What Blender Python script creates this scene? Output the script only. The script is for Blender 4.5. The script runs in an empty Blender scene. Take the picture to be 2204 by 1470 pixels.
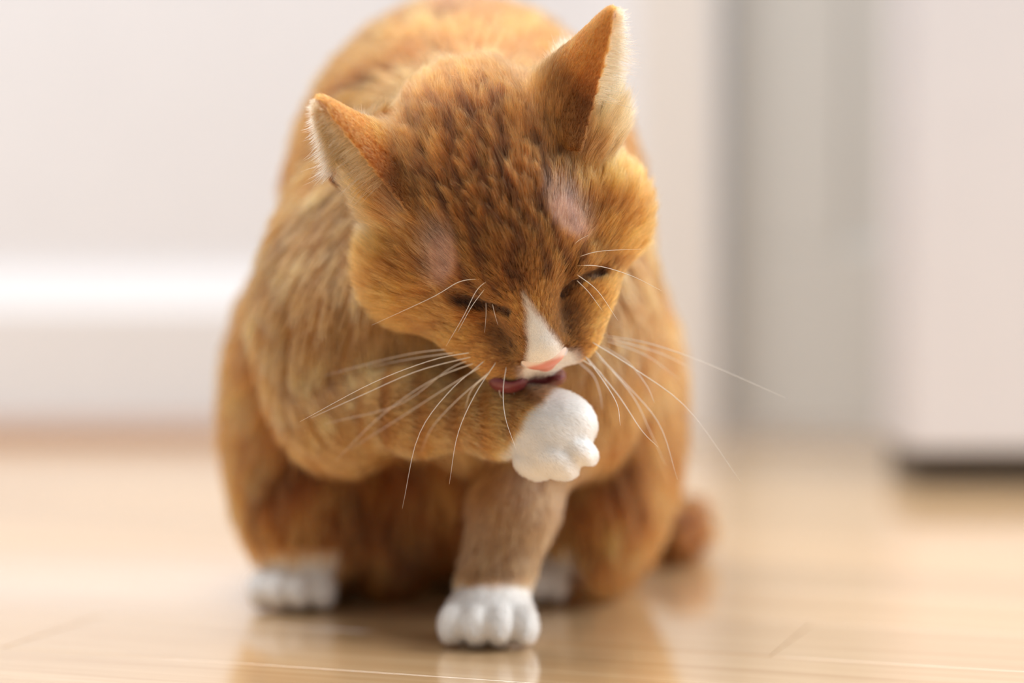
import bpy, math, random, time
_T0 = time.time()
import numpy as np
from mathutils import Matrix, Vector, kdtree

# ------------------------------------------------------------------ camera, world, lights
CM = 0.01
FPX = 5204.0                      # focal length in pixels of the 2204 wide frame
CAM_D, CAM_H = 92.0, 17.7         # camera distance to the plane y=0 and height (cm)
PITCH = math.atan((735 - 450) / FPX)
sc = bpy.context.scene
col = sc.collection
cam_d = bpy.data.cameras.new('camera')
cam = bpy.data.objects.new('camera', cam_d)
col.objects.link(cam)
cam.location = (0, -CAM_D * CM, CAM_H * CM)
cam.rotation_euler = (math.pi / 2 - PITCH, 0, 0)
cam_d.sensor_width = 36.0
cam_d.lens = FPX / 2204 * 36.0
cam_d.clip_start = 0.05
cam_d.dof.use_dof = True
cam_d.dof.focus_distance = 0.905
cam_d.dof.aperture_fstop = 2.35
sc.camera = cam
sc.view_settings.view_transform = 'Standard'
sc.view_settings.look = 'None'
sc.view_settings.gamma = 1.0
sc.view_settings.exposure = 0.14

world = bpy.data.worlds.new('room_daylight')
sc.world = world
world.use_nodes = True
bg = world.node_tree.nodes['Background']
bg.inputs[0].default_value = (0.93, 0.97, 1.0, 1)
bg.inputs[1].default_value = 0.37


def area(name, loc, target, sx, sy, power, color):
    d = bpy.data.lights.new(name, 'AREA')
    d.shape = 'RECTANGLE'
    d.size, d.size_y = sx, sy
    d.energy = power
    d.color = color
    o = bpy.data.objects.new(name, d)
    o.location = loc
    o.rotation_euler = (Vector(target) - Vector(loc)).to_track_quat('-Z', 'Y').to_euler()
    col.objects.link(o)
    return o


area('window_light', (1.7, 0.25, 1.25), (0, 0.1, 0.12), 1.2, 1.4, 38, (0.97, 0.985, 1.0))
area('ceiling_light', (-0.4, 0.0, 2.3), (-0.1, 0.3, 0.1), 1.4, 1.4, 57, (0.98, 0.985, 1.0))

rng = np.random.default_rng(7)
random.seed(7)


def at(px, py, Y):
    """point in cm whose image is pixel (px, py) at depth y = Y"""
    cx, cy = (px - 1102) / FPX, (735 - py) / FPX
    c, s = math.cos(PITCH), math.sin(PITCH)
    d = np.array([cx, c + s * cy, -s + c * cy])
    k = (Y + CAM_D) / d[1]
    return np.array([0, -CAM_D, CAM_H]) + d * k


# ------------------------------------------------------------------ materials
def srgb(r, g, b):
    f = lambda c: (c / 255 / 12.92) if c / 255 <= 0.04045 else ((c / 255 + 0.055) / 1.055) ** 2.4
    return np.array([f(r), f(g), f(b)])


def new_mat(name):
    m = bpy.data.materials.new(name)
    m.use_nodes = True
    return m, m.node_tree, m.node_tree.nodes['Principled BSDF']


def paint(name, rgb, rough=0.5, bump=0.02, scale=40):
    m, nt, b = new_mat(name)
    n = nt.nodes.new('ShaderNodeTexNoise')
    n.inputs['Scale'].default_value = scale
    tc = nt.nodes.new('ShaderNodeTexCoord')
    nt.links.new(tc.outputs['Object'], n.inputs['Vector'])
    mx = nt.nodes.new('ShaderNodeMix')
    mx.data_type = 'RGBA'
    mx.inputs['A'].default_value = (*[c * 0.97 for c in rgb], 1)
    mx.inputs['B'].default_value = (*[min(1, c * 1.02) for c in rgb], 1)
    nt.links.new(n.outputs['Fac'], mx.inputs['Factor'])
    nt.links.new(mx.outputs['Result'], b.inputs['Base Color'])
    bp = nt.nodes.new('ShaderNodeBump')
    bp.inputs['Strength'].default_value = bump
    nt.links.new(n.outputs['Fac'], bp.inputs['Height'])
    nt.links.new(bp.outputs['Normal'], b.inputs['Normal'])
    b.inputs['Roughness'].default_value = rough
    return m


M_WALL = paint('wall_paint', srgb(235, 236, 241), 0.6)
M_TRIM = paint('trim_paint', srgb(236, 235, 237), 0.4)
M_CASING = paint('casing_paint', srgb(238, 233, 228), 0.4)
M_DOOR = paint('door_paint', srgb(208, 206, 201), 0.45)
M_CAB = paint('cabinet_paint', srgb(220, 218, 221), 0.4)
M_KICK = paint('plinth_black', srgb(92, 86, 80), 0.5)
M_SHOE = paint('shoe_moulding_oak', srgb(170, 130, 100), 0.4)
M_GAP = paint('gap_dark', srgb(60, 45, 32), 0.8)


def wood():
    m, nt, b = new_mat('maple_plank')
    tc = nt.nodes.new('ShaderNodeTexCoord')
    oi = nt.nodes.new('ShaderNodeObjectInfo')
    mp = nt.nodes.new('ShaderNodeMapping')
    mp.inputs['Scale'].default_value = (2.0, 34.0, 10.0)
    add = nt.nodes.new('ShaderNodeVectorMath')
    nt.links.new(tc.outputs['Object'], add.inputs[0])
    sca = nt.nodes.new('ShaderNodeVectorMath')
    sca.operation = 'SCALE'
    sca.inputs[0].default_value = (13.0, 7.0, 3.0)
    nt.links.new(oi.outputs['Random'], sca.inputs['Scale'])
    nt.links.new(sca.outputs[0], add.inputs[1])
    nt.links.new(add.outputs[0], mp.inputs['Vector'])
    n = nt.nodes.new('ShaderNodeTexNoise')
    n.inputs['Scale'].default_value = 3.0
    n.inputs['Detail'].default_value = 6
    n.inputs['Distortion'].default_value = 0.6
    nt.links.new(mp.outputs[0], n.inputs['Vector'])
    r = nt.nodes.new('ShaderNodeValToRGB')
    r.color_ramp.elements[0].position = 0.25
    r.color_ramp.elements[0].color = (*srgb(208, 166, 116), 1)
    r.color_ramp.elements[1].position = 0.75
    r.color_ramp.elements[1].color = (*srgb(231, 195, 149), 1)
    nt.links.new(n.outputs['Fac'], r.inputs['Fac'])
    # plank to plank tone
    hsv = nt.nodes.new('ShaderNodeHueSaturation')
    mr = nt.nodes.new('ShaderNodeMapRange')
    mr.inputs['To Min'].default_value = 0.88
    mr.inputs['To Max'].default_value = 1.06
    nt.links.new(oi.outputs['Random'], mr.inputs['Value'])
    nt.links.new(mr.outputs[0], hsv.inputs['Value'])
    nt.links.new(r.outputs[0], hsv.inputs['Color'])
    nt.links.new(hsv.outputs[0], b.inputs['Base Color'])
    b.inputs['Roughness'].default_value = 0.32
    b.inputs['Coat Weight'].default_value = 1.0
    b.inputs['Coat Roughness'].default_value = 0.06
    b.inputs['Coat IOR'].default_value = 1.6
    bp = nt.nodes.new('ShaderNodeBump')
    bp.inputs['Strength'].default_value = 0.03
    nt.links.new(n.outputs['Fac'], bp.inputs['Height'])
    nt.links.new(bp.outputs['Normal'], b.inputs['Normal'])
    return m


M_WOOD = wood()


def attr_mat(name, rough=0.7, sss=0.0):
    m, nt, b = new_mat(name)
    a = nt.nodes.new('ShaderNodeAttribute')
    a.attribute_name = 'coat'
    nt.links.new(a.outputs['Color'], b.inputs['Base Color'])
    b.inputs['Roughness'].default_value = rough
    b.inputs['Specular IOR Level'].default_value = 0.15
    return m


def hair_mat(name, attr='coat', rgb=None, rough=0.38):
    m = bpy.data.materials.new(name)
    m.use_nodes = True
    nt = m.node_tree
    nt.nodes.clear()
    out = nt.nodes.new('ShaderNodeOutputMaterial')
    h = nt.nodes.new('ShaderNodeBsdfHairPrincipled')
    h.model = 'CHIANG'
    h.parametrization = 'COLOR'
    h.inputs['Roughness'].default_value = rough
    h.inputs['Radial Roughness'].default_value = 0.55
    h.inputs['Random Roughness'].default_value = 0.2
    h.inputs['Coat'].default_value = 0.0
    if rgb is None:
        a = nt.nodes.new('ShaderNodeAttribute')
        a.attribute_name = attr
        hi = nt.nodes.new('ShaderNodeHairInfo')
        mr = nt.nodes.new('ShaderNodeMapRange')
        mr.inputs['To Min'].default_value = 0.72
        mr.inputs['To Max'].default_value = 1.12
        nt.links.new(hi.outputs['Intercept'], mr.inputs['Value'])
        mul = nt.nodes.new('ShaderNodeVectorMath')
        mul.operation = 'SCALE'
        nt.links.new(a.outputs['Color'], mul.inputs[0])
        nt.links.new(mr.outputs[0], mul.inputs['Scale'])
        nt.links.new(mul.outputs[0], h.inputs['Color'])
    else:
        h.inputs['Color'].default_value = (*rgb, 1)
    nt.links.new(h.outputs[0], out.inputs['Surface'])
    return m


M_SKIN = attr_mat('cat_skin')
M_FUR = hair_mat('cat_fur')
M_WHISKER, _nt, _b = new_mat('whisker_white')
_b.inputs['Base Color'].default_value = (0.95, 0.9, 0.84, 1)
_b.inputs['Roughness'].default_value = 0.35


def flesh(name, rgb, rough, scale=300, bump=0.15):
    m = paint(name, rgb, rough, bump, scale)
    b = m.node_tree.nodes['Principled BSDF']
    b.inputs['Subsurface Weight'].default_value = 0.25
    b.inputs['Subsurface Radius'].default_value = (0.004, 0.0015, 0.001)
    b.inputs['Subsurface Scale'].default_value = 0.5
    return m


M_NOSE = flesh('nose_pink', srgb(236, 176, 160), 0.36)
_nt = M_NOSE.node_tree
_at = _nt.nodes.new('ShaderNodeAttribute')
_at.attribute_name = 'coat'
_nt.links.new(_at.outputs['Color'], _nt.nodes['Principled BSDF'].inputs['Base Color'])
M_TONGUE = flesh('tongue_mauve', srgb(118, 54, 60), 0.30)
M_MOUTH = flesh('mouth_dark', srgb(110, 52, 50), 0.5)


# ------------------------------------------------------------------ simple mesh helpers
def mesh_obj(name, verts, faces, mat, parent=None, smooth=False):
    me = bpy.data.meshes.new(name)
    me.from_pydata([tuple(v) for v in verts], [], faces)
    me.update()
    if smooth:
        me.shade_smooth()
    me.materials.append(mat)
    o = bpy.data.objects.new(name, me)
    col.objects.link(o)
    if parent:
        o.parent = parent
    return o


def boxes(name, lst, mat, parent=None, bevel=0.0):
    """boxes in cm (x0,x1,y0,y1,z0,z1) joined into one object"""
    V, F = [], []
    for x0, x1, y0, y1, z0, z1 in lst:
        b = len(V)
        V += [(x * CM, y * CM, z * CM) for z in (z0, z1) for y in (y0, y1) for x in (x0, x1)]
        F += [tuple(b + i for i in f) for f in
              ((0, 2, 3, 1), (4, 5, 7, 6), (0, 1, 5, 4), (2, 6, 7, 3), (0, 4, 6, 2), (1, 3, 7, 5))]
    o = mesh_obj(name, V, F, mat, parent)
    if bevel:
        md = o.modifiers.new('bevel', 'BEVEL')
        md.width = bevel * CM
        md.segments = 2
    return o


def tag(o, label=None, cat=None, group=None, kind=None):
    for k, v in (('label', label), ('category', cat), ('group', group), ('kind', kind)):
        if v:
            o[k] = v
    return o


# ------------------------------------------------------------------ the room
def prism(name, profile, x0, x1, mat, parent=None):
    """profile [(y,z)] in cm swept along x"""
    n = len(profile)
    V = [(x * CM, y * CM, z * CM) for x in (x0, x1) for y, z in profile]
    F = [(i, (i + 1) % n, n + (i + 1) % n, n + i) for i in range(n)]
    F += [tuple(range(n - 1, -1, -1)), tuple(range(n, 2 * n))]
    return mesh_obj(name, V, F, mat, parent)


WALL_Y = 96.0
CASING_X0, CASING_X1 = 9.5, 15.6
tag(boxes('wall_back', [(-160, CASING_X0 + 1, WALL_Y, WALL_Y + 12, 0, 240)], M_WALL),
    'white painted wall above the tall baseboard', kind='structure')
bb = prism('baseboard_back', [(WALL_Y, 0), (WALL_Y - 1.6, 0), (WALL_Y - 1.6, 9.9), (WALL_Y - 1.3, 10.5),
                              (WALL_Y - 0.25, 13.0), (WALL_Y - 0.2, 13.4), (WALL_Y, 13.4)], -160, CASING_X0, M_TRIM)
tag(bb, 'tall white moulded baseboard along the wall', kind='structure')
sm_ = prism('trim_1', [(WALL_Y - 1.6, 0), (WALL_Y - 3.0, 0), (WALL_Y - 2.9, 0.6), (WALL_Y - 2.4, 1.2),
                       (WALL_Y - 1.6, 1.4)], -160, CASING_X0, M_SHOE)
tag(sm_, 'brown wooden shoe moulding at the foot of the baseboard', kind='structure')
cs = boxes('trim_2', [(CASING_X0, CASING_X1, WALL_Y - 2.6, WALL_Y + 12, 0, 215)], M_CASING, bevel=0.3)
tag(cs, 'cream painted door casing beside the baseboard', kind='structure')
# door slab, standing slightly into the room on its right side
dr = bpy.data.objects.new('door_1', None)
col.objects.link(dr)
tag(dr, 'pale grey door slab between the casing and the cabinet', kind='structure')
dr.location = (16.6 * CM, (WALL_Y + 3) * CM, 0.8 * CM)
dr.rotation_euler = (0, 0, math.radians(-24))
boxes('door_leaf', [(0, 60, 0, 4, 0, 205)], M_DOOR, dr, 0.3)
boxes('door_rail', [(0.3, 60, -0.6, 0, 0, 14)], M_DOOR, dr, 0.2)
boxes('door_stile', [(0.3, 10, -0.6, 0, 14, 205)], M_DOOR, dr, 0.2)
tag(boxes('wall_right', [(15.6, 160, WALL_Y + 22, WALL_Y + 34, 0, 240)], M_WALL),
    'white painted wall behind the pale door', kind='structure')
# cabinet on the right
cb = bpy.data.objects.new('cabinet', None)
col.objects.link(cb)
cb.location = (0, 0, 0)
tag(cb, 'white cabinet with a dark recessed plinth beside the pale door', 'cabinet')
CX, CY = 25.2, 61.0
boxes('cabinet_body', [(CX, CX + 60, CY + 2, CY + 12, 2.3, 90)], M_CAB, cb, 0.15)
boxes('cabinet_door', [(CX + 0.2, CX + 59.8, CY, CY + 1.9, 2.4, 89)], M_CAB, cb, 0.2)
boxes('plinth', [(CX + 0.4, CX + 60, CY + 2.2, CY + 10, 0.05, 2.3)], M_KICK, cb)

# floor: every plank its own piece
fl = boxes('floor', [(-260, 260, -220, 140, -3.0, -0.9)], M_GAP)
tag(fl, 'pale maple plank floor with a glossy varnish', kind='structure')
PW, PT = 8.2, 0.9
ANG = math.radians(-19)
plank_me = {}


def plank_mesh(L):
    if L not in plank_me:
        g, c = 0.03, 0.012
        x, y = L / 2 - g, PW / 2 - g
        V = [(sx * x * CM, sy * y * CM, -PT * CM) for sx, sy in ((-1, -1), (1, -1), (1, 1), (-1, 1))]
        V += [(sx * x * CM, sy * y * CM, -c * CM) for sx, sy in ((-1, -1), (1, -1), (1, 1), (-1, 1))]
        V += [(sx * (x - c) * CM, sy * (y - c) * CM, 0) for sx, sy in ((-1, -1), (1, -1), (1, 1), (-1, 1))]
        F = [(0, 3, 2, 1), (8, 9, 10, 11)]
        for b in (0, 4):
            F += [(b + i, b + (i + 1) % 4, b + 4 + (i + 1) % 4, b + 4 + i) for i in range(4)]
        me = bpy.data.meshes.new('plank')
        me.from_pydata(V, [], F)
        me.update()
        me.materials.append(M_WOOD)
        plank_me[L] = me
    return plank_me[L]


ca, sa = math.cos(ANG), math.sin(ANG)
for row in range(-16, 20):
    v = row * PW + 2.1
    u = -150 + random.uniform(-80, 0)
    while u < 150:
        L = random.choice((70, 90, 110, 130))
        uc = u + L / 2
        X, Y = uc * ca - v * sa, uc * sa + v * ca
        u += L
        if abs(X) - L / 2 > 100 or Y < -75 - 0 or Y > 118 + L * 0.2:
            continue
        o = bpy.data.objects.new('plank', plank_mesh(L))
        o.location = (X * CM, Y * CM, random.uniform(-0.004, 0.0) * CM)
        o.rotation_euler = (0, 0, ANG)
        o.parent = fl
        col.objects.link(o)

# ------------------------------------------------------------------ the cat: signed distance primitives (cm)
HRES = 0.14          # voxel of the body surface
PRIMS = []


def ell(c, r, rot=None, k=0.6, tag_='torso', flow=(0, 0, -1), flen=1.6):
    c, r = np.asarray(c, float), np.asarray(r, float)
    R = np.eye(3) if rot is None else np.asarray(rot, float)

    def d(p):
        q = (p - c) @ R
        k0 = np.sqrt(((q / r) ** 2).sum(-1)) + 1e-9
        k1 = np.sqrt(((q / (r * r)) ** 2).sum(-1)) + 1e-9
        return k0 * (k0 - 1) / k1
    PRIMS.append(dict(d=d, k=k, tag=tag_, flow=np.asarray(flow, float), flen=flen))


def cap(a, b, ra, rb, k=0.6, tag_='torso', flow=None, flen=1.2):
    a, b = np.asarray(a, float), np.asarray(b, float)
    ba = b - a
    L2 = ba @ ba

    def d(p):
        h = np.clip(((p - a) @ ba) / L2, 0, 1)
        return np.sqrt((((p - a) - h[..., None] * ba) ** 2).sum(-1)) - (ra + (rb - ra) * h)
    fl_ = ba / math.sqrt(L2) if flow is None else np.asarray(flow, float)
    PRIMS.append(dict(d=d, k=k, tag=tag_, flow=fl_, flen=flen))


def chain(pts, rad, **kw):
    for i in range(len(pts) - 1):
        cap(pts[i], pts[i + 1], rad[i], rad[i + 1], **kw)


def rot_axes(x, y, z):
    return np.array([x, y, z]).T


def unit(v):
    v = np.asarray(v, float)
    return v / np.linalg.norm(v)


# --- torso
ell((-2.2, 21.5, 16.0), (8.2, 13.5, 11.3), k=0.5, flow=(0, 0.75, -0.55), flen=1.9)           # ribs and back
ell((-2.2, 15, 19.5), (6.0, 9.0, 6.0), k=3.0, flow=(0, 0.8, -0.4), flen=1.9)               # withers
ell((-2.0, 27, 9.0), (9.0, 8.5, 8.6), k=3.0, flow=(0, 0.6, -0.8), flen=1.9)                # rump
ell((-1.6, 9.2, 13.2), (5.5, 5.0, 6.0), k=2.5, flow=(0, -0.15, -1), flen=1.8)              # chest
ell((-2.4, 19.5, 7.0), (6.0, 6.6, 6.0), k=2.5, flow=(0, 0.2, -1), flen=1.6)                # belly
cap((-1.2, 13.5, 17.8), (-0.9, 5.4, 18.8), 5.4, 3.9, k=2.5, flow=(0, 0.85, -0.5), flen=1.7)  # neck
ell((-5.8, 17.5, 4.2), (2.8, 4.2, 4.0), k=1.5, flow=(0, -0.1, -1), flen=1.5)                # inner thigh
# --- shoulders and haunches
ell((-7.0, 10.5, 13.2), (3.6, 4.8, 6.2), k=2.0, flow=(-0.2, 0.1, -1), flen=1.6)
ell((2.8, 11.0, 13.0), (3.2, 4.6, 6.4), k=2.0, flow=(0.2, 0.1, -1), flen=1.6)
ell((-8.9, 19.5, 8.3), (4.1, 7.6, 8.0), k=1.2, flow=(-0.25, 0.25, -1), flen=1.9)           # haunch, cat's right
ell((-8.9, 15.6, 5.2), (2.7, 3.4, 4.4), k=1.5, flow=(-0.1, -0.2, -1), flen=1.4)            # knee
ell((4.2, 19.5, 8.3), (3.4, 7.6, 7.6), k=1.2, flow=(0.25, 0.25, -1), flen=1.9)             # haunch, cat's left
ell((3.6, 15.8, 5.0), (2.2, 3.2, 4.0), k=1.5, flow=(0.1, -0.2, -1), flen=1.4)
cap((-8.2, 24, 2.2), (-9.3, 16.6, 1.5), 1.7, 1.4, k=0.8, flow=(0, -0.7, -0.7), flen=0.9)     # hind feet
cap((2.4, 24, 2.2), (1.0, 17.8, 1.5), 1.6, 1.3, k=0.8, flow=(0, -0.7, -0.7), flen=0.9)


def toes(c, fwd, side, up, w, n=4, tag_='paw', flen=0.35, scale=1.0):
    """pad and four toes; c = middle of the paw, fwd = toe direction"""
    c, fwd, side, up = np.asarray(c, float), unit(fwd), unit(side), unit(up)
    Rm = rot_axes(side, fwd, up)
    ell(c, (w * 0.47, w * 0.52, w * 0.31), Rm, k=0.5, tag_=tag_, flow=fwd, flen=flen)
    for i in range(n):
        s = (i - (n - 1) / 2) / ((n - 1) / 2)
        off = side * s * w * 0.36 + fwd * (w * (0.42 - 0.13 * s * s)) - up * (w * (0.05 + 0.03 * s * s))
        dirv = unit(fwd + side * s * 0.22)
        sd = unit(np.cross(dirv, up))
        ell(c + off, (w * 0.165, w * 0.26, w * 0.23), rot_axes(sd, dirv, np.cross(sd, dirv)), k=0.13,
            tag_=tag_, flow=dirv - 0.4 * up, flen=flen)


toes((-9.55, 14.9, 1.25), (-0.12, -1, 0), (1, -0.12, 0), (0, 0, 1), 3.7, tag_='paw_hind_a')
toes((0.75, 16.4, 1.25), (-0.05, -1, 0), (1, 0, 0), (0, 0, 1), 3.5, tag_='paw_hind_b')
# --- standing foreleg (image right)
chain([(2.3, 10.5, 11.8), (1.3, 9.0, 8.6), (0.1, 7.7, 5.4), (-0.75, 7.2, 2.3)], [2.9, 2.0, 1.55, 1.45], k=0.9,
      tag_='leg', flen=0.8)
toes((-0.92, 6.1, 1.28), (-0.03, -1, -0.03), (1, -0.03, 0), (0, 0, 1), 3.75, tag_='paw_front')
# --- raised foreleg (image left), forearm lying across the chest to the mouth
ELB, WRI = at(740, 860, 8.0), at(1075, 900, 1.9)
chain([(-6.8, 9.0, 12.6), ELB], [3.0, 2.2], k=2.2, tag_='torso', flow=(0.3, -0.3, -0.9), flen=1.2)
chain([ELB, at(900, 885, 4.4), WRI, at(1150, 905, 1.1)], [2.0, 1.45, 1.2, 1.2], k=1.0, tag_='leg_up', flen=0.7)
# raised paw: back of the paw towards the viewer, toes down and to the right
PAW = at(1184, 928, 0.55)
PF = unit((0.80, -0.12, -0.62))
PU = unit(np.array((0.0, -1.0, 0.12)) - PF * (np.array((0.0, -1.0, 0.12)) @ PF))
PS = np.cross(PF, PU)
ell(PAW, (1.52, 1.52, 1.22), rot_axes(PS, PF, PU), k=0.6, tag_='paw_up', flow=PF, flen=0.3)
for tx_, ty_, yy, ln, wd, dp, tl in ((1216, 903, 0.60, 1.24, 0.96, 1.05, 0.62), (1236, 964, 0.28, 0.92, 0.54, 0.86, 0.55),
                                     (1190, 984, 0.14, 1.08, 0.68, 0.92, 0.66), (1146, 990, 0.65, 0.85, 0.60, 0.85, 0.80)):
    dv = unit((1.0, -0.05, -tl))
    sd = unit(np.cross(dv, PU))
    ell(at(tx_, ty_, yy), (wd, ln, dp), rot_axes(sd, dv, np.cross(sd, dv)), k=0.11,
        tag_='paw_up', flow=dv - 0.3 * PU, flen=0.3)
# --- tail curled on the floor behind
chain([(-1.0, 33, 5.5), (2.5, 36.5, 2.2), (6.5, 35, 1.5), (8.6, 31, 1.45), (8.5, 27.5, 1.4)],
      [2.0, 1.4, 1.25, 1.2, 0.9], k=0.8, tag_='tail', flen=1.5)

# --- head, in its own frame: x to the image right, f to the nose, u to the crown
TH, ROLL, YAW = math.radians(62), math.radians(14.5), math.radians(4)
dfx, dfz = math.sin(ROLL), -math.cos(ROLL)
HX0 = np.array([math.cos(ROLL), 0, math.sin(ROLL)])
HF0 = math.sin(TH) * np.array([dfx, 0, dfz]) + math.cos(TH) * np.array([0, -1, 0])
HU = -math.cos(TH) * np.array([dfx, 0, dfz]) + math.sin(TH) * np.array([0, -1, 0])
HF = HF0 * math.cos(YAW) + HX0 * math.sin(YAW)
HX = HX0 * math.cos(YAW) - HF0 * math.sin(YAW)
HR = rot_axes(HX, HF, HU)                    # columns are the axes
NOSE_L = np.array([0, 5.75, -0.75])
HC = at(1178, 788, -0.3) - HR @ NOSE_L


def h2w(p):
    return HC + np.asarray(p, float) @ HR.T


def w2h(p):
    return (p - HC) @ HR


def hell(c, r, k=0.6, rz=0.0, rx=0.0, flen=0.9, tag_='head'):
    a, b = math.radians(rz), math.radians(rx)
    Rz = np.array([[math.cos(a), -math.sin(a), 0], [math.sin(a), math.cos(a), 0], [0, 0, 1]])
    Rx = np.array([[1, 0, 0], [0, math.cos(b), -math.sin(b)], [0, math.sin(b), math.cos(b)]])
    ell(h2w(c), r, HR @ Rz @ Rx, k=k, tag_=tag_, flow=HF * -1, flen=flen)


def hcap(a, b, ra, rb, k=0.6, flen=0.5):
    cap(h2w(a), h2w(b), ra, rb, k=k, tag_='head', flow=HF * -1, flen=flen)


hell((0, -1.6, 1.3), (4.0, 4.6, 3.5), k=1.8)
hell((0, 1.2, 1.7), (2.6, 2.6, 1.9), k=1.2, rx=-25)
hcap((0, 2.0, 1.75), (0, 4.9, 0.05), 1.45, 0.88, k=0.9)
for s in (-1, 1):
    hell((s * 3.15, 0.3, -0.5), (2.3, 2.5, 2.5), k=1.2)                 # cheek
    hell((3.9 if s > 0 else -3.45, -2.3, 2.3), (1.5 if s > 0 else 1.25, 2.1, 1.9), k=0.9)                  # root of the ear
    hell((s * 2.1, 2.5, -0.9), (1.5, 2.0, 1.6), k=1.0)                  # cheek bone
    hell((s * 1.95, 2.55, 0.75), (1.15, 1.05, 0.95), k=0.25, rz=-s * 28)  # closed eye
    hell((s * 1.75, 2.0, 1.85), (1.3, 0.8, 0.68), k=0.4, rz=-s * 22)  # brow
    hell((s * 1.12, 4.25, -1.30), (1.40, 1.38, 1.15), k=0.7)           # whisker pad
hell((0, 4.85, -0.42), (0.88, 0.75, 0.68), k=0.4)                       # nose tip
hell((0, 4.5, -1.7), (0.8, 1.1, 0.6), k=0.4)                            # upper lip
hell((0, 2.6, -3.3), (1.5, 1.9, 0.9), k=0.8, rx=25)                     # lower jaw, open

# --- ears: thin curved shells
EARS = []


def ear(s, base, tip, opening, H=None, W=2.0, D=1.9, T=0.17):
    b, t = h2w((s * base[0], base[1], base[2])), h2w((s * tip[0], tip[1], tip[2]))
    w = unit(t - b)
    O = HR @ np.array((s * opening[0], opening[1], opening[2]))
    O = unit(O - w * (O @ w))
    side = np.cross(w, O)
    H = np.linalg.norm(t - b)
    E = rot_axes(side, -O, w)
    EARS.append(dict(base=b, E=E, H=H, O=O, w=w))

    def local(p):
        return (p - b) @ E

    def d(p):
        q = local(p)
        sx, v, h = q[..., 0], q[..., 1], q[..., 2]
        r = np.clip(1 - h / H, 0, 1.25)
        a = W * r ** 0.72 + 0.05
        dep = D * np.clip(r, 0, 1.2) ** 0.9
        xx = np.clip(sx / a, -1.2, 1.2)
        vs = dep * (1 - xx * xx) - 0.35 * dep
        slope = 2 * dep * xx / a
        sh = np.abs(v - vs) / np.sqrt(1 + slope * slope)
        edge = np.maximum((np.abs(sx) - np.maximum(a - T, 0)) * 0.8, 0)
        top = np.maximum(h - H + T, 0)
        bot = np.maximum(-h - 1.2, 0)
        return np.sqrt(sh ** 2 + edge ** 2 + top ** 2 + bot ** 2) - T
    PRIMS.append(dict(d=d, k=0.35, tag='ear', flow=w, flen=0.3))
    EARS[-1]['local'] = local
    EARS[-1]['d'] = d


ear(-1, (3.9, -2.5, 3.5), (5.05, -3.8, 7.2), (0.80, 0.60, -0.02))
ear(1, (4.5, -2.9, 3.8), (6.4, -3.8, 6.75), (0.85, 0.45, 0))

# grooves cut after the union: closed eyelids
GROOVES = []


def body_sdf(p, idx=None, grooves=True):
    d = None
    for i in (range(len(PRIMS)) if idx is None else idx):
        di = PRIMS[i]['d'](p)
        if d is None:
            d = di
        else:
            k = PRIMS[i]['k']
            h = np.clip(0.5 + 0.5 * (d - di) / k, 0, 1)
            d = d * (1 - h) + di * h - k * h * (1 - h)
    if grooves:
        for g, k in GROOVES:
            dg = -g(p)
            h = np.clip(0.5 - 0.5 * (d - dg) / k, 0, 1)
            d = d * (1 - h) + dg * h + k * h * (1 - h)
    # the floor flattens the soles
    return np.maximum(d, 0.10 - p[..., 2])


def project(p, it=12):
    p = np.atleast_2d(np.asarray(p, float)).copy()
    e = 0.05
    for _ in range(it):
        d = body_sdf(p)
        g = np.stack([body_sdf(p + e * np.eye(3)[i]) - body_sdf(p - e * np.eye(3)[i]) for i in range(3)], -1) / (2 * e)
        g /= np.linalg.norm(g, axis=1, keepdims=True) + 1e-9
        p -= g * d[:, None] * 0.8
    return p


def cast(px, py, y0=-12.0, ymax=25.0, miss=0.0):
    """first body point met going away from the viewer along +y at that place of the head"""
    ys = np.arange(y0, ymax, 0.05)
    p = np.array([at(px, py, Y) for Y in ys])
    hit = np.nonzero(body_sdf(p, grooves=False) < 0)[0]
    return p[hit[0]] if len(hit) else at(px, py, miss)


EYES = {-1: [(995, 646), (1030, 655), (1060, 662), (1090, 674)], 1: [(1212, 634), (1232, 616), (1260, 600), (1296, 588)]}
EYE_PTS = {}
for s, pp in EYES.items():
    pts = [cast(*q) for q in pp]
    EYE_PTS[s] = np.array(pts)
for s in EYES:
    for i in range(3):
        def g(p, a=EYE_PTS[s][i], b=EYE_PTS[s][i + 1]):
            ba = b - a
            h = np.clip(((p - a) @ ba) / (ba @ ba), 0, 1)
            return np.sqrt((((p - a) - h[..., None] * ba) ** 2).sum(-1)) - 0.21
        GROOVES.append((g, 0.12))


def polyline_dist(p, pts):
    d = np.full(p.shape[0], 1e9)
    for i in range(len(pts) - 1):
        a, b = pts[i], pts[i + 1]
        ba = b - a
        h = np.clip(((p - a) @ ba) / (ba @ ba), 0, 1)
        d = np.minimum(d, np.sqrt((((p - a) - h[:, None] * ba) ** 2).sum(-1)))
    return d


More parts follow.
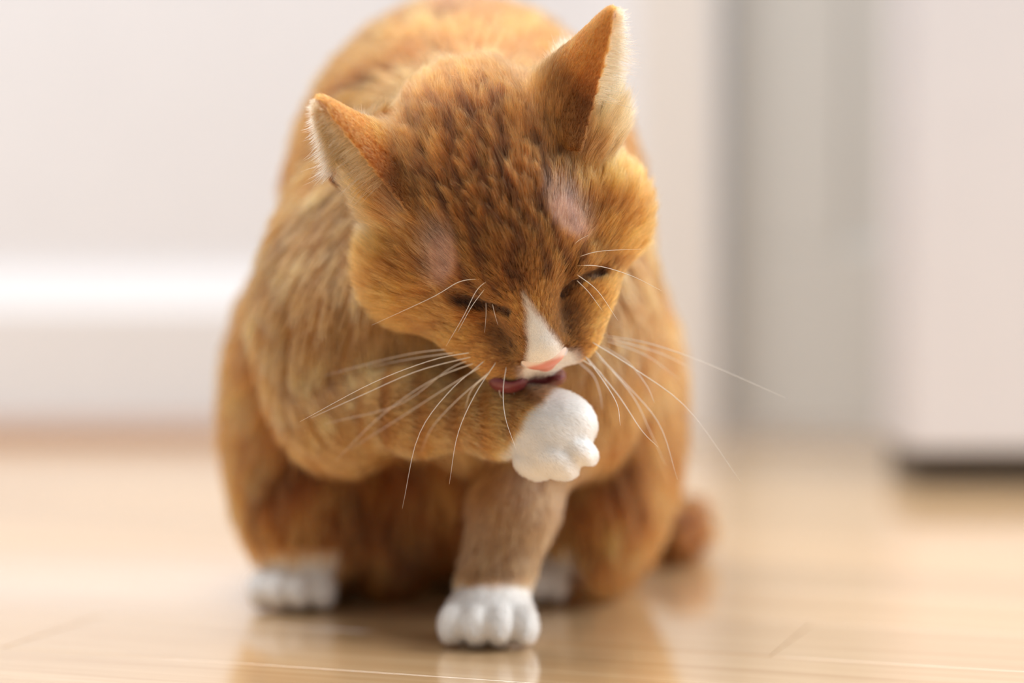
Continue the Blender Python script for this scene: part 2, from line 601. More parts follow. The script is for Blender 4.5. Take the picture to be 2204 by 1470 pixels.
# ------------------------------------------------------------------ surface extraction (naive surface nets)
def surface(sdf_idx, lo, hi, h, nprims=0):
    lo, hi = np.asarray(lo, float), np.asarray(hi, float)
    B = 12
    nb = np.ceil((hi - lo) / (h * B)).astype(int)
    n = nb * B + 1
    G = np.full(n, 9.0, np.float32)
    rad = h * B * 0.5 * math.sqrt(3)
    cen = [(np.arange(nb[i]) + 0.5) * h * B + lo[i] for i in range(3)]
    CC = np.stack(np.meshgrid(*cen, indexing='ij'), -1).reshape(-1, 3)
    D = np.stack([PRIMS[i]['d'](CC) for i in range(nprims)], 1) if nprims else None
    dc = sdf_idx(CC, None)
    dm = D.min(1) if nprims else dc
    ax = np.arange(B + 1) * h
    loc = np.stack(np.meshgrid(ax, ax, ax, indexing='ij'), -1).reshape(-1, 3)
    for j in range(len(CC)):
        bi = np.unravel_index(j, nb)
        s = tuple(slice(b * B, b * B + B + 1) for b in bi)
        if abs(dc[j]) > rad * 2.2 + 0.5:
            if dc[j] < 0:
                G[s] = np.where(G[s] == 9.0, -9.0, G[s])
            continue
        idx = None
        if nprims:
            idx = np.nonzero(D[j] < max(dm[j], 0) + 2.5 * rad + 3.0)[0]
        p = CC[j] - h * B * 0.5 + loc
        G[s] = sdf_idx(p, idx).reshape(B + 1, B + 1, B + 1)
    S = G < 0
    c = [S[i:n[0] - 1 + i, j:n[1] - 1 + j, k:n[2] - 1 + k] for i in (0, 1) for j in (0, 1) for k in (0, 1)]
    anyv, allv = c[0].copy(), c[0].copy()
    for q in c[1:]:
        anyv |= q
        allv &= q
    act = np.argwhere(anyv & ~allv)
    vid = np.full(np.array(n) - 1, -1, np.int64)
    vid[act[:, 0], act[:, 1], act[:, 2]] = np.arange(len(act))
    corner = np.array([(i, j, k) for i in (0, 1) for j in (0, 1) for k in (0, 1)])
    val = np.stack([G[act[:, 0] + o[0], act[:, 1] + o[1], act[:, 2] + o[2]] for o in corner], 1)
    acc, cnt = np.zeros((len(act), 3)), np.zeros(len(act))
    for a in range(8):
        for b in range(a + 1, 8):
            if np.abs(corner[a] - corner[b]).sum() != 1:
                continue
            va, vb = val[:, a], val[:, b]
            m = (va < 0) != (vb < 0)
            t = np.where(m, va / np.where(m, va - vb, 1), 0)
            acc += np.where(m[:, None], corner[a] + t[:, None] * (corner[b] - corner[a]), 0)
            cnt += m
    V = lo + (act + acc / cnt[:, None]) * h
    quads = []
    for axis in range(3):
        a, b = (axis + 1) % 3, (axis + 2) % 3
        sl0, sl1 = [slice(None)] * 3, [slice(None)] * 3
        sl0[axis], sl1[axis] = slice(0, n[axis] - 1), slice(1, n[axis])
        s0, s1 = S[tuple(sl0)], S[tuple(sl1)]
        e = np.argwhere(s0 != s1)
        ok = (e[:, a] > 0) & (e[:, b] > 0) & (e[:, a] < n[a] - 1) & (e[:, b] < n[b] - 1)
        e = e[ok]
        flip = ~s0[e[:, 0], e[:, 1], e[:, 2]]
        q = []
        for da, db in ((-1, -1), (0, -1), (0, 0), (-1, 0)):
            f = e.copy()
            f[:, a] += da
            f[:, b] += db
            q.append(vid[f[:, 0], f[:, 1], f[:, 2]])
        q = np.stack(q, 1)
        q[flip] = q[flip][:, ::-1]
        quads.append(q)
    Q = np.concatenate(quads)
    return V, Q[(Q >= 0).all(1)]


def relax(V, Q, it, lam=0.5):
    for _ in range(it):
        acc, cnt = np.zeros_like(V), np.zeros(len(V))
        for i in range(4):
            for j in (1, 3):
                np.add.at(acc, Q[:, i], V[Q[:, (i + j) % 4]])
                np.add.at(cnt, Q[:, i], 1)
        V = V + lam * (acc / np.maximum(cnt, 1)[:, None] - V)
    return V


def quad_mesh(name, V, Q, mat, scale=CM):
    me = bpy.data.meshes.new(name)
    me.vertices.add(len(V))
    me.vertices.foreach_set('co', (V * scale).astype(np.float32).ravel())
    me.loops.add(len(Q) * 4)
    me.polygons.add(len(Q))
    me.polygons.foreach_set('loop_start', np.arange(0, len(Q) * 4, 4, dtype=np.int32))
    me.loops.foreach_set('vertex_index', Q.astype(np.int32).ravel())
    me.update(calc_edges=True)
    me.validate()
    me.shade_smooth()
    me.materials.append(mat)
    return me


V, Q = surface(lambda p, idx: body_sdf(p, idx), (-15.5, -10, -0.3), (12, 41, 29.5), HRES, len(PRIMS))
V = relax(V, Q, 1, 0.4)


# ------------------------------------------------------------------ colouring
def lattice_noise(p, seed=0):
    i = np.floor(p).astype(np.int64)
    f = p - i
    f = f * f * (3 - 2 * f)
    out = 0
    for dx in (0, 1):
        for dy in (0, 1):
            for dz in (0, 1):
                h = (i[:, 0] + dx) * 374761393 + (i[:, 1] + dy) * 668265263 + (i[:, 2] + dz) * 2147483647 + seed * 974634777
                h = (h ^ (h >> 13)) * 1274126177
                h = ((h ^ (h >> 16)) & 0xffff) / 65535.0
                w = (f[:, 0] if dx else 1 - f[:, 0]) * (f[:, 1] if dy else 1 - f[:, 1]) * (f[:, 2] if dz else 1 - f[:, 2])
                out = out + w * h
    return out


def sstep(a, b, x):
    t = np.clip((x - a) / (b - a), 0, 1)
    return t * t * (3 - 2 * t)


TAGS = ['torso', 'head', 'ear', 'leg', 'leg_up', 'paw_front', 'paw_up', 'paw_hind_a', 'paw_hind_b', 'tail']


def weights(P):
    D = np.stack([p['d'](P) for p in PRIMS], 1)
    W = np.exp(-np.clip((D - D.min(1, keepdims=True)) / 0.35, 0, 30))
    W /= W.sum(1, keepdims=True)
    return W


C_GOLD = srgb(208, 139, 68)
C_MID = srgb(162, 89, 35)
C_DARK = srgb(74, 41, 18)
C_BROWN = srgb(58, 33, 17)
C_WHITE = srgb(253, 251, 248)
C_CREAM = srgb(226, 180, 132)
C_PINK = srgb(206, 170, 158)


def mix(a, b, t):
    t = np.clip(t, 0, 1)[:, None]
    return a * (1 - t) + b * t


def head_uv(P):
    q = w2h(P)
    x = q[:, 0]
    s = q[:, 1] * math.sin(TH) - q[:, 2] * math.cos(TH)
    s0 = NOSE_L[1] * math.sin(TH) - NOSE_L[2] * math.cos(TH)
    return q, x, s - s0


def coat(P, W, skin=False):
    """coat colour, and white mask, at surface points"""
    tg = {t: sum(W[:, i] for i in range(len(PRIMS)) if PRIMS[i]['tag'] == t) for t in TAGS}
    n1 = lattice_noise(P * 0.45, 1)
    n2 = lattice_noise(P * 1.3, 2)
    n3 = lattice_noise(P * np.array([1.0, 0.35, 0.35]), 3)
    # body: warm orange with soft darker bands running round the ribs
    band = 0.5 + 0.5 * np.sin(P[:, 1] * 1.25 + P[:, 2] * 0.55 + 3.0 * n1)
    C = mix(np.tile(C_MID, (len(P), 1)), C_DARK, 0.75 * sstep(0.62, 0.95, band) * sstep(0.3, 0.7, n3))
    C = mix(C, C_GOLD, 0.5 * sstep(0.45, 0.8, n2))
    # underside of the trunk and chest a little paler with vertical bars
    bar = 0.5 + 0.5 * np.sin(P[:, 0] * 2.6 + 2.5 * n1)
    front = sstep(9, 5, P[:, 1])
    C = mix(C, srgb(218, 158, 92), 0.75 * front)
    C = mix(C, C_DARK, 0.45 * front * sstep(0.7, 0.95, bar))
    # legs
    leg = tg['leg'] + tg['leg_up']
    C = mix(C, mix(np.tile(C_MID, (len(P), 1)), C_CREAM, 0.25 + 0.3 * n2), 0.8 * tg['leg'])
    C = mix(C, mix(np.tile(srgb(220, 158, 92), (len(P), 1)), C_MID, 0.8 * sstep(0.6, 0.95, 0.5 + 0.5 * np.sin(P[:, 0] * 5.0 + 3 * n1))), 0.8 * tg['leg_up'])
    # head
    q, x, s = head_uv(P)
    H = np.clip(tg['head'], 0, 1)
    xn = x + 0.9 * (lattice_noise(P * 0.8, 5) - 0.5) + 0.35 * (lattice_noise(P * 2.0, 6) - 0.5)
    crown = sstep(-13.5, -9.5, s) * sstep(-2.0, -3.4, s) * sstep(3.9, 2.5, np.abs(x) + 0.10 * (s + 6))
    st = 0.5 + 0.5 * np.cos(xn * 2 * math.pi / (0.62 + 0.045 * (-s)) )
    CH = mix(np.tile(C_MID, (len(P), 1)), C_GOLD, 0.35 + 0.5 * (n2 - 0.3))
    CH = mix(CH, C_DARK, crown * (0.66 + 0.34 * sstep(0.45, 0.9, st)))
    # dark rings in front of the ears
    for e in (-1, 1):
        dd = np.sqrt((x - e * 3.0) ** 2 + ((s + 7.9) * 0.8) ** 2)
        CH = mix(CH, C_BROWN, 0.75 * sstep(1.15, 0.3, dd))
        # thin coat at the temples, skin shows through
        dt = np.sqrt(((x - e * 2.45 - e * 0.12 * (s + 5.2)) / 0.75) ** 2 + ((s + 5.1) / 1.15) ** 2)
        CH = mix(CH, C_PINK, (0.95 if skin else 0.32) * sstep(1.3, 0.5, dt))
        # muzzle sides
        dm = np.sqrt(((np.abs(x - e * (1.05 - 0.12 * s)) ) / 0.75) ** 2 + ((s + 1.5) / 1.5) ** 2)
        CH = mix(CH, C_DARK, 0.85 * sstep(1.5, 0.2, dm))
    # cheek bars
    cb_ = 0.5 + 0.5 * np.sin((s * 0.9 - np.abs(x) * 0.35) * 3.2 + 2 * n1)
    CH = mix(CH, C_DARK, 0.45 * sstep(0.72, 0.95, cb_) * sstep(2.6, 3.6, np.abs(x)))
    # pale hair at the outer root of the ears
    CH = mix(CH, C_CREAM, 0.6 * sstep(3.7, 4.6, np.abs(x)) * sstep(-5.6, -6.8, s))
    # eyelid rims
    for e in (-1, 1):
        de = polyline_dist(P, EYE_PTS[e])
        CH = mix(CH, srgb(62, 34, 18), 0.95 * sstep(0.36, 0.18, de))
    # white blaze, nose bridge and upper lip
    bw = np.interp(s, [-3.0, -2.6, -2.0, -1.6, -0.9, -0.45, 0.0, 0.6], [0.0, 0.07, 0.18, 0.30, 0.50, 0.74, 0.88, 0.95])
    bx = x - np.interp(s, [-2.9, -1.2, 0], [-0.05, 0.08, 0.0])
    wh = sstep(0.14, -0.14, np.abs(bx) + 0.25 * (n2 - 0.5) - bw) * sstep(-3.0, -2.5, s)
    lip = sstep(1.30, 0.8, np.abs(x) + 0.4 * (n2 - 0.5)) * sstep(-0.45, 0.0, s) * sstep(-0.6, 0.4, q[:, 1] - 3.6)
    whiteh = np.clip(wh + 0.75 * lip, 0, 1)
    CH = mix(CH, C_WHITE, whiteh)
    C = mix(C, CH, H)
    # ears
    for e, E in enumerate(EARS):
        ql = E['local'](P)
        near = np.clip(tg['ear'], 0, 1) * (np.linalg.norm(P - E['base'], axis=1) < 8.5) * (np.abs(ql[:, 0]) < 3)
        CE = mix(np.tile(srgb(214, 132, 62), (len(P), 1)), srgb(176, 98, 44), sstep(0.5, 0.95, np.abs(ql[:, 0]) / 1.9))
        CE = mix(CE, C_BROWN, sstep(1.5, 0.3, ql[:, 2]) * 0.75)
        aa = 2.0 * np.clip(1 - ql[:, 2] / E['H'], 0, 1.25) ** 0.72 + 0.05
        vs_ = 1.9 * np.clip(1 - ql[:, 2] / E['H'], 0, 1.2) ** 0.9 * (0.65 - (ql[:, 0] / aa) ** 2)
        CE = mix(CE, srgb(226, 172, 140), (ql[:, 1] < vs_ - 0.03) * (np.abs(ql[:, 0]) < aa * 0.93) * 1.0)
        C = mix(C, CE, near)
    # white paws
    w = np.zeros(len(P))
    w = np.maximum(w, tg['paw_front'] * sstep(2.75, 2.3, P[:, 2] + 0.6 * (n2 - 0.5) - 0.10 * (P[:, 0] + 0.9)))
    w = np.maximum(w, (P[:, 2] < 3.0) * sstep(2.6, 2.2, P[:, 2]) * (np.abs(P[:, 0] + 0.9) < 2.6) * sstep(9, 8, P[:, 1]) * (P[:, 1] < 9))
    pu = (P - PAW) @ PF
    w = np.maximum(w, sstep(-1.25, -0.85, pu + 0.35 * (n2 - 0.5)) * sstep(3.0, 2.6, np.linalg.norm(P - PAW, axis=1)) * (tg['leg_up'] + tg['paw_up']))
    for cx, hw in ((-9.75, 2.15), (0.75, 1.9)):
        w = np.maximum(w, sstep(hw + 0.2, hw - 0.2, np.abs(P[:, 0] - cx)) * sstep(3.1, 2.5, P[:, 2]) * sstep(19, 18, P[:, 1]) * sstep(12, 12.5, P[:, 1]))
    C = mix(C, C_WHITE, w)
    # damp fur where the tongue works on the wrist
    wet = np.linalg.norm((P - at(1165, 842, 0.6)) / np.array([1.5, 1.6, 0.75]), axis=1)
    C = mix(C, srgb(96, 58, 34), 0.85 * sstep(1.2, 0.5, wet) * (1 - H) * (1 - w))
    return C, np.maximum(w, whiteh * H), tg


Wv = weights(V)
Cv, _, _ = coat(V, Wv, True)
Cv = Cv * np.where(Cv[:, 2:3] > 0.2, 0.9, 0.5 + 0.35 * sum(Wv[:, i:i + 1] for i in range(len(PRIMS)) if PRIMS[i]['tag'] == 'ear'))  # shade between fur clumps put into the skin colour, weaker on the ears
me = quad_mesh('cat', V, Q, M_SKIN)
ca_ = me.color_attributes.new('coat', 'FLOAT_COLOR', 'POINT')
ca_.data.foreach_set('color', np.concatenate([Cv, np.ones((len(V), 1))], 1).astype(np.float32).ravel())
cat = bpy.data.objects.new('cat', me)
col.objects.link(cat)
tag(cat, 'orange tabby cat with white paws sitting on the floor licking its raised paw', 'cat')

def eld(p, c, r):
    q_ = (p - np.asarray(c)) / np.asarray(r)
    k0 = np.sqrt((q_ ** 2).sum(-1)) + 1e-9
    k1 = np.sqrt(((q_ / np.asarray(r)) ** 2).sum(-1)) + 1e-9
    return k0 * (k0 - 1) / k1


def smin(a, b, k):
    h = np.clip(0.5 + 0.5 * (b - a) / k, 0, 1)
    return b * (1 - h) + a * h - k * h * (1 - h)


def nose_fn(p):
    d = eld(p, (0, 5.04, -0.57), (1.02, 0.84, 0.66))
    d = smin(d, eld(p, (0, 4.2, 0.05), (0.62, 0.9, 0.62)), 0.5)
    d = smin(d, eld(p, (0, 5.42, -1.05), (0.42, 0.36, 0.45)), 0.2)
    for s in (-1, 1):
        d = np.maximum(d, -eld(p, (s * 0.42, 5.80, -1.02), (0.16, 0.24, 0.12)))
    return d


# ------------------------------------------------------------------ fur
TRI = np.concatenate([Q[:, [0, 1, 2]], Q[:, [0, 2, 3]]])
A, B_, C_ = V[TRI[:, 0]], V[TRI[:, 1]], V[TRI[:, 2]]
FN = np.cross(B_ - A, C_ - A)
AREA = np.linalg.norm(FN, axis=1) * 0.5
VN = np.zeros_like(V)
for i in range(3):
    np.add.at(VN, TRI[:, i], FN)
VN /= np.linalg.norm(VN, axis=1, keepdims=True) + 1e-12
TC = (A + B_ + C_) / 3
Wt = weights(TC)
tgt = {t: sum(Wt[:, i] for i in range(len(PRIMS)) if PRIMS[i]['tag'] == t) for t in TAGS}
DENS = dict(torso=44, head=620, ear=900, leg=110, leg_up=240, paw_front=260, paw_up=750, paw_hind_a=90, paw_hind_b=90, tail=50)
dens = sum(DENS[t] * tgt[t] for t in TAGS)
FNu = FN / (np.linalg.norm(FN, axis=1, keepdims=True) + 1e-12)
qh = w2h(TC)
back = sstep(0.1, 0.6, FNu[:, 1])
dens = dens * (1 - 0.72 * back)
muz = tgt['head'] * sstep(3.0, 4.5, qh[:, 1])
dens = dens * (1 + 1.3 * muz)
dens[TC[:, 2] < 0.2] = 0
_, tx, ts = head_uv(TC)
for e in (-1, 1):
    dt = np.sqrt(((tx - e * 2.45 - e * 0.12 * (ts + 5.2)) / 0.75) ** 2 + ((ts + 5.1) / 1.15) ** 2)
    dens *= 1 - 0.35 * sstep(1.3, 0.6, dt) * tgt['head']
dens[nose_fn(qh) < 0.03] = 0
prob = AREA * dens
NF = int(prob.sum())
print('fur strands', NF, 'at', time.time() - _T0)
pick = rng.choice(len(TRI), NF, p=prob / prob.sum())
r1, r2 = np.sqrt(rng.random(NF)), rng.random(NF)
bw0, bw1, bw2 = 1 - r1, r1 * (1 - r2), r1 * r2
P = A[pick] * bw0[:, None] + B_[pick] * bw1[:, None] + C_[pick] * bw2[:, None]
Nn = VN[TRI[pick, 0]] * bw0[:, None] + VN[TRI[pick, 1]] * bw1[:, None] + VN[TRI[pick, 2]] * bw2[:, None]
Nn /= np.linalg.norm(Nn, axis=1, keepdims=True)
W = weights(P)
Cc, white, tg = coat(P, W)
q, hx, hs = head_uv(P)
flow = W @ np.array([p['flow'] for p in PRIMS])
flen = W @ np.array([p['flen'] for p in PRIMS])
# head: hair runs back from the nose
rad_ = q - np.array([0, 5.4, -0.9])
rad_ /= np.linalg.norm(rad_, axis=1, keepdims=True)
hflow = rad_ * np.array([1.0, 1.0, 0.8]) + np.array([0, -0.25, 0])
hflow = hflow @ HR.T
H = tg['head'][:, None]
flow = flow * (1 - H) + hflow * H
dn = np.linalg.norm(q - np.array([0, 5.4, -0.6]), axis=1)
hl = np.interp(dn, [0.5, 1.5, 2.5, 4, 6, 8, 10], [0.10, 0.20, 0.38, 0.7, 1.05, 1.4, 1.8])
hl = hl + 0.55 * sstep(2.8, 4.5, np.abs(hx)) * sstep(3.5, 1.5, q[:, 1])
for e in (-1, 1):
    dt = np.sqrt(((hx - e * 2.45 - e * 0.12 * (hs + 5.2)) / 0.75) ** 2 + ((hs + 5.1) / 1.15) ** 2)
    hl *= 1 - 0.5 * sstep(1.3, 0.6, dt)
    hl *= 1 - 0.6 * sstep(0.5, 0.2, polyline_dist(P, EYE_PTS[e]))
flen = flen * (1 - tg['head']) + hl * tg['head']
lift = np.full(NF, 0.42)
lift = lift * (1 - 0.25 * tg['head'])
inner = np.zeros(NF)
tuft_id = np.full(NF, -1)
for i, E in enumerate(EARS):
    ql = E['local'](P)
    isn = (tg['ear'] > 0.5) & (np.linalg.norm(P - E['base'], axis=1) < 8.5) & (np.abs(ql[:, 0]) < 3)
    r = np.clip(1 - ql[:, 2] / E['H'], 0, 1.2)
    aa = 2.0 * np.clip(r, 0, 1.25) ** 0.72 + 0.05
    vs_ = 1.9 * np.clip(r, 0, 1.2) ** 0.9 * (1 - (ql[:, 0] / aa) ** 2 - 0.35)
    ins = isn & (ql[:, 1] < vs_) & (np.abs(ql[:, 0]) < aa * 0.8) & (ql[:, 2] > 0.2) & (Nn @ E['O'] > -0.2)
    inner[ins] = 1
    tuft_id[ins] = i
    flow[ins] = E['w'] * 0.45 + E['O'] * 1.0
    flen[ins] = (0.4 + 2.3 * r * rng.random(NF) ** 0.7)[ins]
    lift[ins] = 0.9
    Cc[ins] = mix(np.tile(srgb(206, 150, 106), (int(ins.sum()), 1)), srgb(234, 194, 150), rng.random(int(ins.sum())))
    rim = isn & (np.abs(ql[:, 0]) / (1.95 * np.clip(r, 0.02, 2) ** 0.72) > 0.9) & ~ins
    flen[rim] = 0.25
# paws: white short plush
pw = np.clip(tg['paw_front'] + tg['paw_up'] + tg['paw_hind_a'] + tg['paw_hind_b'], 0, 1)
flen = np.where(white > 0.5, np.minimum(flen, 0.42), flen)
flen *= rng.uniform(0.65, 1.15, NF)
T = flow - Nn * (flow * Nn).sum(1, keepdims=True)
tn = np.linalg.norm(T, axis=1, keepdims=True)
T = np.where(tn > 0.05, T / np.maximum(tn, 1e-6), 0)
jit = rng.normal(0, 1, (NF, 3)) * 0.13
T = T + jit - Nn * (jit * Nn).sum(1, keepdims=True)
T /= np.linalg.norm(T, axis=1, keepdims=True) + 1e-9
lift = np.clip(lift + rng.normal(0, 0.08, NF), 0.12, 1.4)
K = 6
tt = np.linspace(0, 1, K)
pts = np.zeros((NF, K, 3))
grav = np.array([0, 0, -1.0])
for k, t in enumerate(tt):
    pts[:, k] = P + flen[:, None] * (T * (np.cos(lift) * t)[:, None] + Nn * (np.sin(lift) * (t - 0.35 * t * t))[:, None]
                                     + grav * (0.06 * t * t))
# clumps: strands lean on the nearest guide
legw = tg['leg'] + tg['leg_up']
csize = np.where(tg['head'] + tg['ear'] > 0.5, np.interp(dn, [3, 7], [0.13, 0.26]), np.where(pw + legw > 0.5, 0.3, 0.8))
gprob = np.minimum(1, 1.0 / np.maximum(1, dens[pick] * csize ** 2))
guide = np.nonzero(rng.random(NF) < gprob)[0]
kd = kdtree.KDTree(len(guide))
for i, g_ in enumerate(guide):
    kd.insert(P[g_], i)
kd.balance()
near = np.array([kd.find(p)[1] for p in P])
gi = guide[near]
gshade = np.exp(rng.normal(0.0, 0.27, len(guide)))[near]
cl = np.where(tg['head'] > 0.5, 0.45 + 0.3 * sstep(4.0, 7.0, dn), 0.4) * (1 - 0.75 * pw) * (1 - 0.7 * legw) * (1 - 0.7 * tg['ear'])
gs_w = np.clip(1 - 0.7 * tg['ear'] - 0.6 * legw, 0, 1) * (1 - 0.6 * inner)
cl = cl * sstep(1.2, 3.2, dn)
for e in (-1, 1):
    dt = np.sqrt(((hx - e * 2.45 - e * 0.12 * (hs + 5.2)) / 0.75) ** 2 + ((hs + 5.1) / 1.15) ** 2)
    cl *= 1 - 0.8 * sstep(1.5, 0.8, dt)
lr = flen / np.maximum(flen[gi], 1e-3)
for k, t in enumerate(tt):
    tgt_ = pts[gi, k] * 1.0
    pts[:, k] += (cl * t ** 1.3)[:, None] * (tgt_ - pts[:, k]) * (np.linalg.norm(P - P[gi], axis=1) < 1.2)[:, None]
rad0 = np.where(tg['head'] > 0.5, 0.0060, 0.015)
frz = rng.normal(0, 0.05, (NF, 3)) * flen[:, None]
for k, t in enumerate(tt):
    pts[:, k] += frz * (t * t)
rad0 = np.where(pw > 0.5, 0.010, rad0)
rad0 = np.where(tg['ear'] > 0.5, 0.0065, rad0)
rad0 = np.where(tg['leg_up'] > 0.5, 0.010, rad0)
rad0 = rad0 * np.where(back[pick] > 0.5, 1.7, 1.0)
var = np.clip(rng.normal(1.0, 0.33, NF), 0.4, 1.9) * np.where(white > 0.5, 1.0, 1 + (gshade - 1) * gs_w)
var = np.where(white > 0.5, np.clip(var, 0.92, 1.05), var)
Cc = np.clip(Cc * var[:, None], 0.004, 0.96)

grp = np.zeros(NF, int)                      # 0 body, 1 head, 2.. paws, then ear tufts
names = ['body_fur', 'head_fur', 'paw_fur', 'paw_fur', 'paw_fur', 'paw_fur', 'ear_tuft', 'ear_tuft']
labels = ['orange tabby coat of the body', 'striped brown and orange fur of the head',
          'white fur of the standing front paw', 'white fur of the raised paw being licked',
          'white fur of the hind paw beside the haunch', 'white fur of the hind paw behind the standing leg',
          'pale hair inside the ear turned sideways', 'pale hair inside the upright ear']
hd = (tg['head'] + tg['ear']) > 0.5
grp[hd] = 1
wp = (white > 0.5) & ~hd
dist = np.stack([np.linalg.norm(P - np.array(c), axis=1) for c in ((-0.9, 6.1, 1.3), PAW, (-9.5, 15, 1.3), (2, 15.2, 1.3))], 1)
grp[wp] = 2 + dist[wp].argmin(1)
grp[tuft_id >= 0] = 6 + tuft_id[tuft_id >= 0]
for gidx, nm in enumerate(names):
    m = np.nonzero(grp == gidx)[0]
    if not len(m):
        continue
    hc = bpy.data.hair_curves.new(nm)
    hc.add_curves([K] * len(m))
    hc.points.foreach_set('position', (pts[m] * CM).astype(np.float32).ravel())
    taper = np.array([1.0, 1.0, 0.95, 0.8, 0.55, 0.15])
    ra = hc.attributes.get('radius') or hc.attributes.new('radius', 'FLOAT', 'POINT')
    ra.data.foreach_set('value', (rad0[m][:, None] * taper[None] * CM).astype(np.float32).ravel())
    cc = hc.attributes.new('coat', 'FLOAT_COLOR', 'CURVE')
    cc.data.foreach_set('color', np.concatenate([Cc[m], np.ones((len(m), 1))], 1).astype(np.float32).ravel())
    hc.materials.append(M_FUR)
    o = bpy.data.objects.new(nm, hc)
    o.parent = cat
    col.objects.link(o)
    tag(o, labels[gidx], kind='stuff')

# ------------------------------------------------------------------ nose, mouth and tongue
def blob(name, fn, lo, hi, h, mat, sm=2):
    v, f = surface(lambda p, idx: fn(p), lo, hi, h)
    v = relax(v, f, sm, 0.5)
    o = bpy.data.objects.new(name, quad_mesh(name, v @ HR.T + HC, f, mat))
    o.parent = cat
    col.objects.link(o)
    return o


nose = blob('nose', nose_fn, (-1.3, 2.8, -1.9), (1.3, 6.3, 1.0), 0.06, M_NOSE, 1)
tag(nose, 'short-haired white nose with a pink tip')
nv = np.array([v.co for v in nose.data.vertices]) / CM
nq, nx, ns = head_uv(nv)
pinkness = sstep(-0.26, -0.08, ns + 0.02 - 0.06 * nx * nx + 0.08 * (lattice_noise(nv * 3, 9) - 0.5))
ncol = mix(np.tile(srgb(246, 226, 216), (len(nv), 1)), srgb(226, 150, 136), pinkness)
na = nose.data.color_attributes.new('coat', 'FLOAT_COLOR', 'POINT')
na.data.foreach_set('color', np.concatenate([ncol, np.ones((len(nv), 1))], 1).astype(np.float32).ravel())
# down on the nose: very short white hairs
nn = np.array([v.normal for v in nose.data.vertices])
m = np.nonzero((pinkness < 0.15) & (nn @ HU > -0.1) & (body_sdf(nv) > -0.02))[0]
m = m[rng.integers(0, len(m), 5200)]
hp = nv[m] + rng.normal(0, 0.02, (len(m), 3))
hd_ = nn[m] * 0.35 - HF * 0.8 + np.outer(nx[m] * 0.25, HX) + rng.normal(0, 0.12, (len(m), 3))
hd_ /= np.linalg.norm(hd_, axis=1, keepdims=True)
hl_ = rng.uniform(0.06, 0.13, len(m))
hc = bpy.data.hair_curves.new('nose_down')
hc.add_curves([3] * len(m))
hc.points.foreach_set('position', (np.stack([hp + hd_ * (hl_ * t)[:, None] - nn[m] * 0.02 * t * t for t in (0, 0.5, 1)], 1) * CM).astype(np.float32).ravel())
ra = hc.attributes.get('radius') or hc.attributes.new('radius', 'FLOAT', 'POINT')
ra.data.foreach_set('value', np.tile(np.array([0.005, 0.004, 0.001]) * CM, len(m)).astype(np.float32))
cc = hc.attributes.new('coat', 'FLOAT_COLOR', 'CURVE')
cc.data.foreach_set('color', np.tile(np.append(srgb(250, 240, 234), 1), (len(m), 1)).astype(np.float32).ravel())
hc.materials.append(M_FUR)
o = bpy.data.objects.new('nose_down', hc)
o.parent = nose
col.objects.link(o)
tag(o, kind='stuff')


TG_A, TG_B = at(1094, 818, 0.75), at(1200, 812, 1.25)


def tongue_fn(p):
    w = h2w(p)
    d = eld(w, TG_A, (0.78, 0.85, 0.52))
    d = smin(d, eld(w, TG_B, (0.30, 0.4, 0.17)), 0.3)
    ba = TG_B - TG_A
    h = np.clip(((w - TG_A - np.array([0, 0.5, 0])) @ ba) / (ba @ ba), 0, 1)
    d = smin(d, np.linalg.norm(w - TG_A - np.array([0, 0.5, 0]) - h[:, None] * ba, axis=1) - 0.35, 0.3)
    return np.maximum(d, -eld(w, TG_A + np.array([0.1, -0.75, 0.25]), (0.42, 0.5, 0.26)))


_tc = w2h((TG_A + TG_B) / 2)
tag(blob('tongue', tongue_fn, _tc - 2.6, _tc + 2.6, 0.08, M_TONGUE), 'mauve pink tongue licking the wrist')
tag(blob('mouth_lining', lambda p: eld(p, (0, 3.1, -2.45), (1.35, 1.3, 0.7)), (-1.8, 1.5, -3.4), (1.8, 4.8, -1.5), 0.1, M_MOUTH),
    'dark red lining of the open mouth')

# ------------------------------------------------------------------ whiskers
def whisker(ctrl, y0, y1, r=0.016):
    c = np.array([at(px, py, y0 + (y1 - y0) * i / (len(ctrl) - 1)) for i, (px, py) in enumerate(ctrl)])
    n = 14
    # Catmull-Rom through the control points
    e = np.vstack([2 * c[0] - c[1], c, 2 * c[-1] - c[-2]])
    out = []
    for j in range(n + 1):
        u = j / n * (len(c) - 1)
        i = min(int(u), len(c) - 2)
        f = u - i
        a, b, d_, g_ = e[i], e[i + 1], e[i + 2], e[i + 3]
        out.append(0.5 * (2 * b + (d_ - a) * f + (2 * a - 5 * b + 4 * d_ - g_) * f * f + (3 * b - a - 3 * d_ + g_) * f ** 3))
    out = np.array(out)
    Vv, Ff = [], []
    S = 5
    for j in range(n + 1):
        t = unit(out[min(j + 1, n)] - out[max(j - 1, 0)])
        s_ = unit(np.cross(t, (0.1, 1, 0.2)))
        u_ = np.cross(t, s_)
        rr = r * (1 - 0.85 * (j / n) ** 1.2)
        for k in range(S):
            a = 2 * math.pi * k / S
            Vv.append((out[j] + (s_ * math.cos(a) + u_ * math.sin(a)) * rr) * CM)
    for j in range(n):
        for k in range(S):
            Ff.append((j * S + k, j * S + (k + 1) % S, (j + 1) * S + (k + 1) % S, (j + 1) * S + k))
    Ff += [tuple(range(S - 1, -1, -1)), tuple(range(n * S, n * S + S))]
    mesh_obj('whisker', Vv, Ff, M_WHISKER, cat, True)


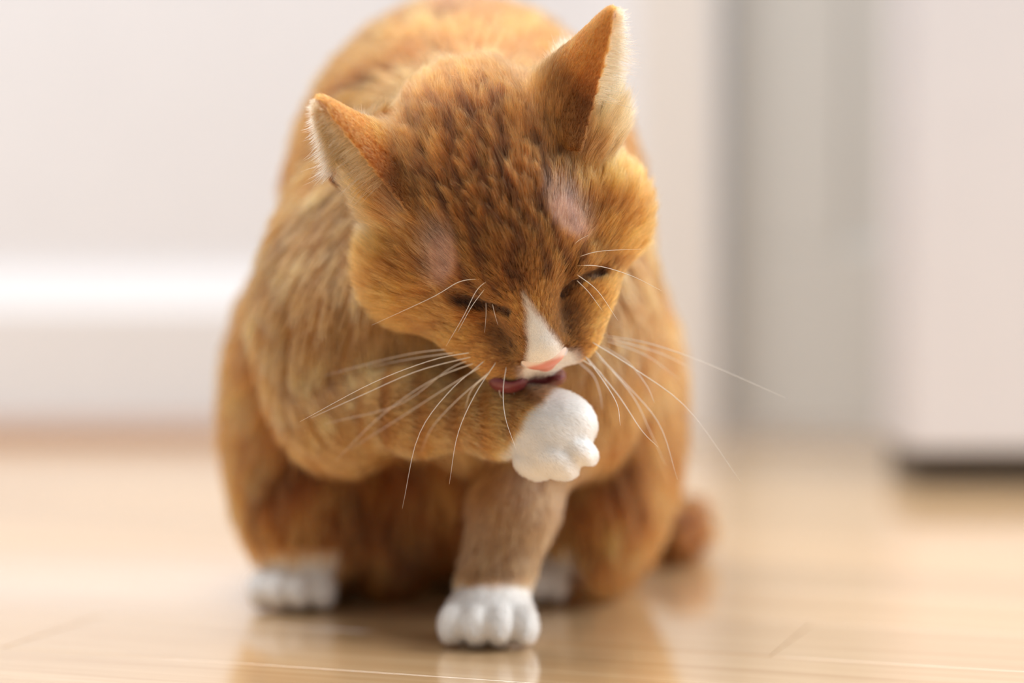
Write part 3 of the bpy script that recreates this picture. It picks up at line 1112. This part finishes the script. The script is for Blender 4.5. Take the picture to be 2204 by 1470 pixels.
LEFT = [
    ([(1012, 748), (880, 762), (700, 808)], 3.5), ([(1022, 757), (930, 775), (800, 825), (645, 908)], -1.2),
    ([(1022, 766), (900, 798), (780, 850), (668, 900)], -0.3), ([(1030, 778), (930, 818), (820, 895), (722, 992)], 3.0),
    ([(1048, 772), (965, 845), (900, 940), (866, 1094)], -1.4), ([(1050, 780), (960, 835), (860, 900), (752, 968)], 3.4),
    ([(1070, 776), (1022, 850), (985, 935), (967, 1042)], -1.6), ([(1062, 796), (1018, 835), (1004, 870), (1000, 905)], 1.4),
    ([(1090, 786), (1083, 840), (1088, 900), (1111, 968)], -1.8), ([(1096, 798), (1078, 822), (1076, 850), (1090, 862)], 0.6),
    ([(1110, 800), (1103, 822), (1106, 846), (1120, 864)], 0.8), ([(1066, 790), (985, 860), (930, 920), (905, 975)], 2.6),
    ([(1040, 768), (970, 792), (860, 870), (700, 912)], 2.6), ([(1000, 756), (900, 770), (790, 790)], 2.8),
]
RIGHT = [
    ([(1300, 722), (1400, 740), (1520, 782), (1690, 856)], 0.2), ([(1308, 734), (1390, 765), (1462, 816)], 2.6),
    ([(1272, 735), (1360, 790), (1480, 880), (1598, 1042)], -0.4), ([(1282, 762), (1352, 832), (1420, 915), (1458, 1032)], -0.6),
    ([(1258, 765), (1300, 822), (1328, 870), (1335, 916)], -1.6), ([(1262, 768), (1330, 850), (1380, 925), (1416, 962)], -1.2),
    ([(1290, 742), (1350, 778), (1392, 830), (1408, 866)], -0.2), ([(1246, 780), (1278, 810), (1292, 850), (1296, 880)], 1.6),
    ([(1250, 772), (1290, 800), (1310, 835)], 1.4), ([(1310, 728), (1420, 760), (1500, 800)], 2.6),
    ([(1278, 752), (1360, 850), (1400, 930), (1432, 1000)], 2.0),
]
BROW = [
    ([(1042, 600), (990, 606), (930, 640), (800, 700)], -0.9), ([(1052, 602), (1026, 625), (998, 680), (960, 745)], -1.0),
    ([(1046, 618), (1015, 660), (985, 715)], -0.7), ([(1046, 652), (1046, 680), (1043, 716)], -0.5), ([(1060, 655), (1066, 680), (1072, 700)], -0.5),
    ([(1236, 556), (1290, 541), (1380, 536)], -0.6), ([(1232, 572), (1290, 573), (1360, 594), (1424, 626)], -0.4),
    ([(1238, 588), (1286, 626), (1330, 690)], -0.6), ([(1224, 545), (1240, 522), (1266, 506)], -0.8), ([(1242, 604), (1268, 630), (1296, 668)], -0.6),
]
# roots are set on the muzzle or brow surface
for lst, rr in ((LEFT, 0.020), (RIGHT, 0.021), (BROW, 0.016)):
    for ctrl, dy in lst:
        y0 = min(cast(*ctrl[0])[1], 1.9)
        whisker(ctrl, y0 + 0.05, dy if lst is not BROW else min(dy, y0 + 0.2) - 0.6, rr)
